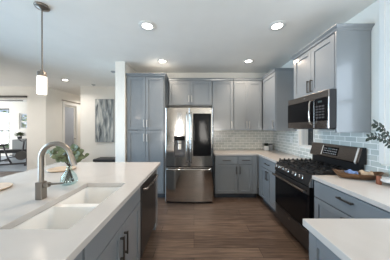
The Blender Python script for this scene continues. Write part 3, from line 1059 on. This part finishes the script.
# ------------------------------------------------------------------ microwave
MW, MH = 0.757, 0.42
r = thing('microwave', 'stainless and black microwave mounted over the gas range', 'microwave', (1.44, CY1 - 0.002, 1.42), -PI / 2)
MB().box(-0.001, MW + 0.001, 0.003, 0.43, 0.0, MH + 0.001).build('body', M['black'], r, 0.003)
fp = MB().box(0.0, MW, 0.0, 0.0215, 0.345, MH - 0.001).build('top_band', M['bsteel'], r, 0.003)
MB().disc((0.37, 0.0, 0.385), (0, -1, 0), 0.011, 0.0025, 20).build('small_plate', M['chrome'], fp)  # maker's badge on the top band
dd = MB().box(0.0, 0.545, -0.004, 0.0215, 0.0, 0.343).build('door', M['bsteel'], r, 0.003)
MB().box(0.004, 0.54, -0.0065, -0.003, 0.08, 0.342).build('door_glass', M['bglass'], dd)
MB().box(0.09, 0.42, -0.0072, -0.0064, 0.125, 0.30).build('viewing_screen', M['bglass'], dd)
h = MB().tube([(0.522, -0.002, 0.33), (0.522, -0.035, 0.325), (0.522, -0.045, 0.30), (0.522, -0.048, 0.19), (0.522, -0.045, 0.08), (0.522, -0.035, 0.055), (0.522, -0.002, 0.05)], 0.010, 12)
h.build('handle', M['steel'], dd, smooth=True)
cp = MB().box(0.548, 0.744, -0.004, 0.0215, 0.085, 0.343).build('control_panel', M['bglass'], r, 0.002)
MB().box(0.61, 0.665, -0.006, -0.004, 0.295, 0.315).build('clock', M['disp'], cp)
for j in range(5):
    for i in range(3):
        MB().box(0.575 + i * 0.045, 0.61 + i * 0.045, -0.0055, -0.004, 0.115 + j * 0.032, 0.132 + j * 0.032).build('button', M['dgrey'], cp)
MB().box(0.548, 0.744, -0.004, 0.0215, 0.0, 0.083).build('bottom_band', M['bsteel'], r, 0.002)
MB().box(0.747, MW, -0.004, 0.0215, 0.0, 0.343).build('trim_strip', M['steel'], r, 0.002)
b = MB().box(0.05, MW - 0.05, 0.05, 0.40, -0.012, 0.0).build('vent_plate', M['dgrey'], r)

# ------------------------------------------------------------------ lamps
r = thing('pendant_lamp', 'satin nickel pendant lamp hanging over the island', 'lamp', (-1.64, 1.77, 1.79))
top = H - 1.79
MB().lathe([(0.066, top), (0.068, top - 0.012), (0.062, top - 0.022), (0.03, top - 0.028), (0.008, top - 0.045)], n=28).build('canopy', M['nickel'], r, smooth=True)
MB().tube([(0, 0, top - 0.04), (0, 0, 0.25)], 0.0065, 10).build('rod', M['nickel'], r, smooth=True)
MB().lathe([(0.014, 0.26), (0.016, 0.24), (0.038, 0.236), (0.040, 0.232), (0.040, 0.188), (0.038, 0.186)], n=28).build('socket_cap', M['nickel'], r, smooth=True)
MB().lathe([(0.039, 0.0), (0.042, 0.004), (0.042, 0.185), (0.039, 0.189)], n=28).build('lamp_shade', M['frost'], r, smooth=True)
pl = bpy.data.lights.new('pendant_bulb', 'POINT')
pl.energy = 1.2; pl.color = (1, 0.85, 0.7); pl.shadow_soft_size = 0.05
po = bpy.data.objects.new('pendant_bulb', pl); COL.objects.link(po); po.parent = r; po.location = (0, 0, -0.06)


def downlight(x, y, label, proto=None):
    if proto is None:
        r = thing('recessed_light', label, 'ceiling light', (x, y, H), 0, 'recessed ceiling lights')
        MB().lathe([(0.105, 0.0), (0.105, -0.006), (0.095, -0.012), (0.064, -0.008), (0.064, 0.0)], n=32).build('trim_ring', M['white'], r, smooth=True)
        MB().lathe([(0.063, -0.001), (0.063, -0.007), (0.055, -0.0085)], n=32).build('diffuser', M['led'], r, smooth=True)
    else:
        r = copy_tree(proto)
        r.location = (x, y, H)
        r['label'] = label
    d = bpy.data.lights.new('downlight_bulb', 'AREA')
    d.shape = 'DISK'; d.size = 0.14; d.energy = 12; d.color = (1.0, 0.79, 0.60); d.spread = math.radians(150)
    if x < -2: d.energy, d.color = 12, (1.0, 0.93, 0.86)
    o = bpy.data.objects.new('downlight_bulb', d)
    COL.objects.link(o); o.location = (x, y, H - 0.02)
    return r


p = downlight(-0.60, 2.11, 'recessed ceiling light nearer of the two on the island side')
downlight(-0.62, 3.22, 'recessed ceiling light in front of the tall pantry cabinet', p)
downlight(1.07, 2.11, 'recessed ceiling light nearest the microwave cabinet', p)
downlight(1.07, 3.22, 'recessed ceiling light nearest the inside corner cabinets', p)
downlight(-3.52, 4.48, 'recessed ceiling light far off beyond the pendant lamp', p)
for x_, y_, lb in ((-5.4, 3.9, 'living area'), (-6.6, 6.9, 'exercise room'), (-4.1, 6.7, 'hallway')):  # lights added out of view to brighten the far walls
    downlight(x_, y_, 'added unseen recessed light in the ceiling of the ' + lb, p)

# ceiling sensors
o = MB().lathe([(0.055, 0.0), (0.055, -0.012), (0.035, -0.022), (0.02, -0.035)], n=20).build('ceiling_sensor', M['mgrey'], None, smooth=True)
o.location = (-3.05, 4.98, H)
tag(o, 'small grey ceiling sensor above the picture wall', 'sensor', 'ceiling sensors')
o2 = o.copy(); COL.objects.link(o2); o2.location = (-1.88, 3.82, H)
tag(o2, 'small grey ceiling sensor beside the narrow wall end', 'sensor', 'ceiling sensors')


# ------------------------------------------------------------------ outlets
def outlet():
    r = thing('wall_outlet', 'white outlet plate on the tiles of the back wall', 'outlet', (0.93, YB - 0.008, 1.16), 0, 'wall outlets')
    MB().box(-0.036, 0.036, -0.006, 0.0, -0.058, 0.058).build('cover_plate', M['white'], r, 0.002)
    for z in (-0.022, 0.022):
        sck = MB().box(-0.017, 0.017, -0.008, -0.006, z - 0.015, z + 0.015).build('socket', M['white'], r)
        MB().box(-0.008, -0.005, -0.0085, -0.008, z - 0.006, z + 0.006).box(0.005, 0.008, -0.0085, -0.008, z - 0.006, z + 0.006).build('slot', M['dgrey'], sck)
    return r


p = outlet()
for y, lb in ((3.66, 'white outlet plate on the right wall tiles nearest the corner'), (3.16, 'white outlet plate on the right wall tiles beside the small window')):
    c = copy_tree(p)
    c.location = (XR - 0.008, y, 1.19)
    c.rotation_euler = (0, 0, -PI / 2)
    c['label'] = lb

# ------------------------------------------------------------------ things on the counters
r = thing('plant_pot', 'white pot with a dark succulent in the counter corner', 'plant', (1.66, 3.76, CT1))
MB().lathe([(0.045, 0), (0.056, 0.012), (0.058, 0.10), (0.053, 0.104), (0.05, 0.09)], n=28).build('pot', M['white'], r, smooth=True)
MB().lathe([(0.0505, 0.088), (0.0505, 0.092)], n=24).build('soil', M['stem'], r)
lf = MB()
random.seed(2)
for i in range(26):
    a = i * 2.4
    q = 0.2 + 0.8 * (i / 26)
    lf.leaf((0.012 * math.cos(a), 0.012 * math.sin(a), 0.092), (math.cos(a) * q, math.sin(a) * q, 1.5 - q), (0, 0, 1), 0.078, 0.03)
lf.build('leaves', M['dleaf'], r)
r = thing('canister', 'grey lidded canister tucked beside the white pot', 'canister', (1.775, 3.80, CT1))
MB().lathe([(0.04, 0), (0.043, 0.006), (0.043, 0.12), (0.04, 0.125)], n=24).build('jar', M['mgrey'], r, smooth=True)
MB().lathe([(0.044, 0.125), (0.044, 0.14), (0.036, 0.146)], n=24).build('lid', M['dgrey'], r, smooth=True)

# dough bowl
r = thing('dough_bowl', 'long carved wooden dough bowl on the right counter', 'bowl', (1.645, 1.655, CT1), -0.30)


def oval(a, b, z, n=32, lift=0.0):
    return [(a * math.cos(2 * PI * i / n), b * math.sin(2 * PI * i / n) * (1.0), z + lift * (math.cos(2 * PI * i / n) ** 4)) for i in range(n)]


MB().loft([oval(0.13, 0.04, 0.0), oval(0.16, 0.06, 0.012, lift=0.004), oval(0.19, 0.08, 0.04, lift=0.014), oval(0.205, 0.088, 0.058, lift=0.022),
           oval(0.198, 0.080, 0.060, lift=0.022), oval(0.175, 0.066, 0.04, lift=0.014), oval(0.13, 0.045, 0.016)]).build('bowl_body', M['wood'], r, smooth=True)


def cloth(name, label, cx, cy, cz, lx, ly, m, rz, seed):
    random.seed(seed)
    nx, ny = 10, 7
    top, bot = [], []
    for j in range(ny):
        for i in range(nx):
            u, v = i / (nx - 1) - 0.5, j / (ny - 1) - 0.5
            z = 0.014 * math.cos(u * 7 + seed) * math.cos(v * 5) + 0.022 * (1 - 3.4 * v * v)
            top.append((u * lx, v * ly, z))
            bot.append((u * lx * 0.96, v * ly * 0.96, z - 0.016))
    fs = []
    n = nx * ny
    for j in range(ny - 1):
        for i in range(nx - 1):
            a = j * nx + i
            fs.append((a, a + 1, a + nx + 1, a + nx))
            fs.append((n + a, n + a + nx, n + a + nx + 1, n + a + 1))
    for i in range(nx - 1):
        fs.append((i, n + i, n + i + 1, i + 1))
        k = (ny - 1) * nx + i
        fs.append((k, k + 1, n + k + 1, n + k))
    for j in range(ny - 1):
        a = j * nx
        fs.append((a, a + nx, n + a + nx, n + a))
        a = j * nx + nx - 1
        fs.append((a, n + a, n + a + nx, a + nx))
    o = MB().add(top + bot, fs).build(name, m, None, smooth=True)
    o.location = (cx, cy, cz)
    o.rotation_euler = (0, 0, rz)
    tag(o, label, 'napkin')


cloth('napkin', 'folded blue napkin lying in the wooden bowl', 1.60, 1.668, CT1 + 0.056, 0.085, 0.06, M['blue'], -0.3, 1)
cloth('napkin', 'folded cream napkin lying in the wooden bowl', 1.71, 1.635, CT1 + 0.056, 0.10, 0.06, M['cream'], -0.3, 2)

# riser with vase and branch
r = thing('marble_riser', 'round pale marble riser on small wooden feet', 'riser', (1.768, 1.43, CT1))
MB().lathe([(0.10, 0.035), (0.105, 0.039), (0.105, 0.053), (0.10, 0.057)], n=40).build('slab', M['marble'], r, smooth=True)
for a in (2.6, 4.7, 0.5):
    MB().lathe([(0.016, 0.0), (0.019, 0.01), (0.018, 0.06), (0.014, 0.074)], (0.112 * math.cos(a) * 0.95, 0.112 * math.sin(a), 0), 16).build('foot', M['footwood'], r, smooth=True)
r = thing('branch_vase', 'clear glass vase with a dark leafy branch on the marble riser', 'vase', (1.785, 1.43, CT1 + 0.057))
MB().lathe([(0.04, 0.0), (0.055, 0.02), (0.06, 0.08), (0.045, 0.14), (0.024, 0.18), (0.026, 0.20), (0.021, 0.20), (0.02, 0.17)], n=28).build('vase_body', M['vase'], r, smooth=True)
st, lf = MB(), MB()
random.seed(11)
branches = [[(0, 0, 0.12), (-0.01, 0, 0.22), (-0.07, -0.01, 0.30), (-0.15, -0.02, 0.36), (-0.22, -0.01, 0.385), (-0.275, -0.01, 0.37)],
            [(0, 0, 0.12), (-0.02, 0, 0.24), (-0.09, 0.0, 0.38), (-0.17, -0.02, 0.46), (-0.235, -0.02, 0.50)],
            [(0, 0, 0.12), (0.0, -0.02, 0.26), (-0.03, -0.06, 0.40), (-0.07, -0.10, 0.52)]]
for br in branches:
    st.tube(br, [0.003] * (len(br) - 1) + [0.0012], 6)
    P = [Vector(q) for q in br]
    for a, b in zip(P[1:-1], P[2:]):
        for t in (0.15, 0.5, 0.85):
            p = a.lerp(b, t)
            if p.x > -0.06: continue
            for sgn in (-1, 1):
                d = (b - a).normalized() * 0.5 + Vector((random.uniform(-0.3, 0.3), random.uniform(-0.4, 0.3), sgn * 0.9))
                lf.leaf(p, d, (random.uniform(-0.4, 0.4), -1, 0.3), random.uniform(0.034, 0.05), 0.024)
st.build('stems', M['stem'], r)
lf.build('leaves', M['dleaf'], r)

# ------------------------------------------------------------------ picture wall and exercise room
r = thing('abstract_painting', 'tall grey and white abstract painting on the white wall', 'painting', (-2.83, YA, 1.55))
o = MB().box(-0.27, 0.29, -0.035, -0.003, -0.565, 0.775).build('canvas', M['art'], r)
f = MB().wall('x', -0.28, 0.30, -0.04, 0.0, -0.575, 0.785, [(-0.27, 0.29, -0.565, 0.775)]).build('frame', M['mgrey'], r)
r = thing('console_bench', 'low dark bench below the abstract painting', 'bench', (-2.60, 4.93, 0))
MB().box(-0.33, 0.95, -0.2, 0.2, 0.44, 0.52).build('seat', M['vinyl'], r, 0.02)
for x in (-0.26, 0.88):
    for y in (-0.15, 0.15):
        MB().box(x - 0.025, x + 0.025, y - 0.025, y + 0.025, 0, 0.44).build('leg', M['dgrey'], r)
MB().box(-0.28, 0.9, -0.16, 0.16, 0.36, 0.44).build('apron', M['dgrey'], r)

r = thing('weight_bench', 'black weight bench with barbell rack in the exercise room', 'exercise bench', (-7.55, 7.05, 0.012), 0.25)
MB().box(-0.75, 0.35, -0.14, 0.14, 0.42, 0.49).build('seat_pad', M['vinyl'], r, 0.02)
f = MB()
f.box(-0.7, 0.75, -0.03, 0.03, 0.34, 0.41)
for x in (-0.65, 0.62):
    f.box(x - 0.03, x + 0.03, -0.03, 0.03, 0.05, 0.36)
    f.box(x - 0.03, x + 0.03, -0.35, 0.35, 0.0, 0.05)
f.build('frame', M['dgrey'], r)
for y in (-0.45, 0.45):
    MB().box(0.56, 0.62, y - 0.03, y + 0.03, 0.0, 0.95).build('upright', M['dgrey'], r)
MB().box(0.57, 0.61, -0.45, 0.45, 0.2, 0.25).build('cross_bar', M['dgrey'], r)
o = MB().tube([(-7.55, 6.65, 0.92), (-7.25, 7.9, 0.92)], 0.014).build('barbell', M['steel'])
tag(o, 'steel barbell resting over the weight bench', 'barbell')
o.location = (0.53, -0.02, 0.055)

r = thing('exercise_bike', 'dark stationary exercise bike nearest the opening edge', 'exercise bike', (-6.85, 6.15, 0.012), 0.45)
b = MB().box(-0.5, -0.44, -0.25, 0.25, 0, 0.06).box(0.44, 0.5, -0.25, 0.25, 0, 0.06).box(-0.47, 0.47, -0.03, 0.03, 0.03, 0.09)
b.build('base_frame', M['dgrey'], r)
MB().disc((0.28, -0.03, 0.36), (0, 1, 0), 0.17, 0.05, 30).build('flywheel', M['dsteel'], r)
f = MB().tube([(0.28, 0.05, 0.36), (0.35, 0, 0.9)], 0.025).tube([(0.28, 0.06, 0.36), (-0.1, 0.0, 0.3), (-0.22, 0, 0.75)], 0.025).tube([(0, 0, 0.08), (-0.1, 0, 0.3)], 0.03)
f.build('main_frame', M['dgrey'], r)
MB().box(-0.36, -0.12, -0.09, 0.09, 0.75, 0.81).build('seat', M['vinyl'], r, 0.03)
MB().tube([(0.32, -0.25, 0.98), (0.36, -0.2, 0.92), (0.36, 0.2, 0.92), (0.32, 0.25, 0.98)], 0.016).build('handlebar', M['vinyl'], r)
MB().tube([(-0.05, -0.12, 0.3), (-0.05, 0.12, 0.3)], 0.012).box(-0.1, 0.0, -0.2, -0.12, 0.2, 0.23).box(-0.1, 0.0, 0.12, 0.2, 0.36, 0.39).build('pedal_crank', M['dsteel'], r)

r = thing('storage_cabinet', 'low grey storage cabinet at the back of the exercise room', 'cabinet', (-7.6, 8.02, 0.012))
MB().box(-1.05, 1.1, -0.22, 0.22, 0.0, 0.86).build('body', M['cabgrey'], r, 0.005)
for x in (-0.73, -0.12, 0.48):
    MB().box(x, x + 0.59, -0.235, -0.221, 0.05, 0.83).build('door', M['cabgrey'], r, 0.003)
r = thing('potted_plant', 'small green plant standing on the low grey storage cabinet', 'plant', (-8.48, 7.98, 0.872))
MB().lathe([(0.07, 0), (0.09, 0.14), (0.08, 0.14)], n=20).build('pot', M['dgrey'], r, smooth=True)
lf = MB()
random.seed(7)
for i in range(50):
    a = random.uniform(0, 2 * PI)
    lf.leaf((0.05 * math.cos(a), 0.05 * math.sin(a), 0.14 + random.uniform(0, 0.1)), (math.cos(a), math.sin(a), random.uniform(0.2, 1.6)), (0, 0, 1), random.uniform(0.12, 0.22), 0.07)
lf.build('leaves', M['leaf'], r)

# shrub outside the exercise room window
lf = MB()
random.seed(9)
for i in range(700):
    x = random.gauss(-12.2, 1.3); z = abs(random.gauss(0.9, 0.75)); y = 10.8 + random.uniform(-0.6, 0.6)
    lf.leaf((x, y, z), (random.uniform(-1, 1), random.uniform(-1, 1), random.uniform(-0.5, 1)), (random.uniform(-1, 1), -1, random.uniform(-1, 1)), 0.22, 0.16)
o = lf.build('shrubs', M['bush'])
tag(o, 'pale green shrubs outside the exercise room window', 'shrub', None, 'stuff')
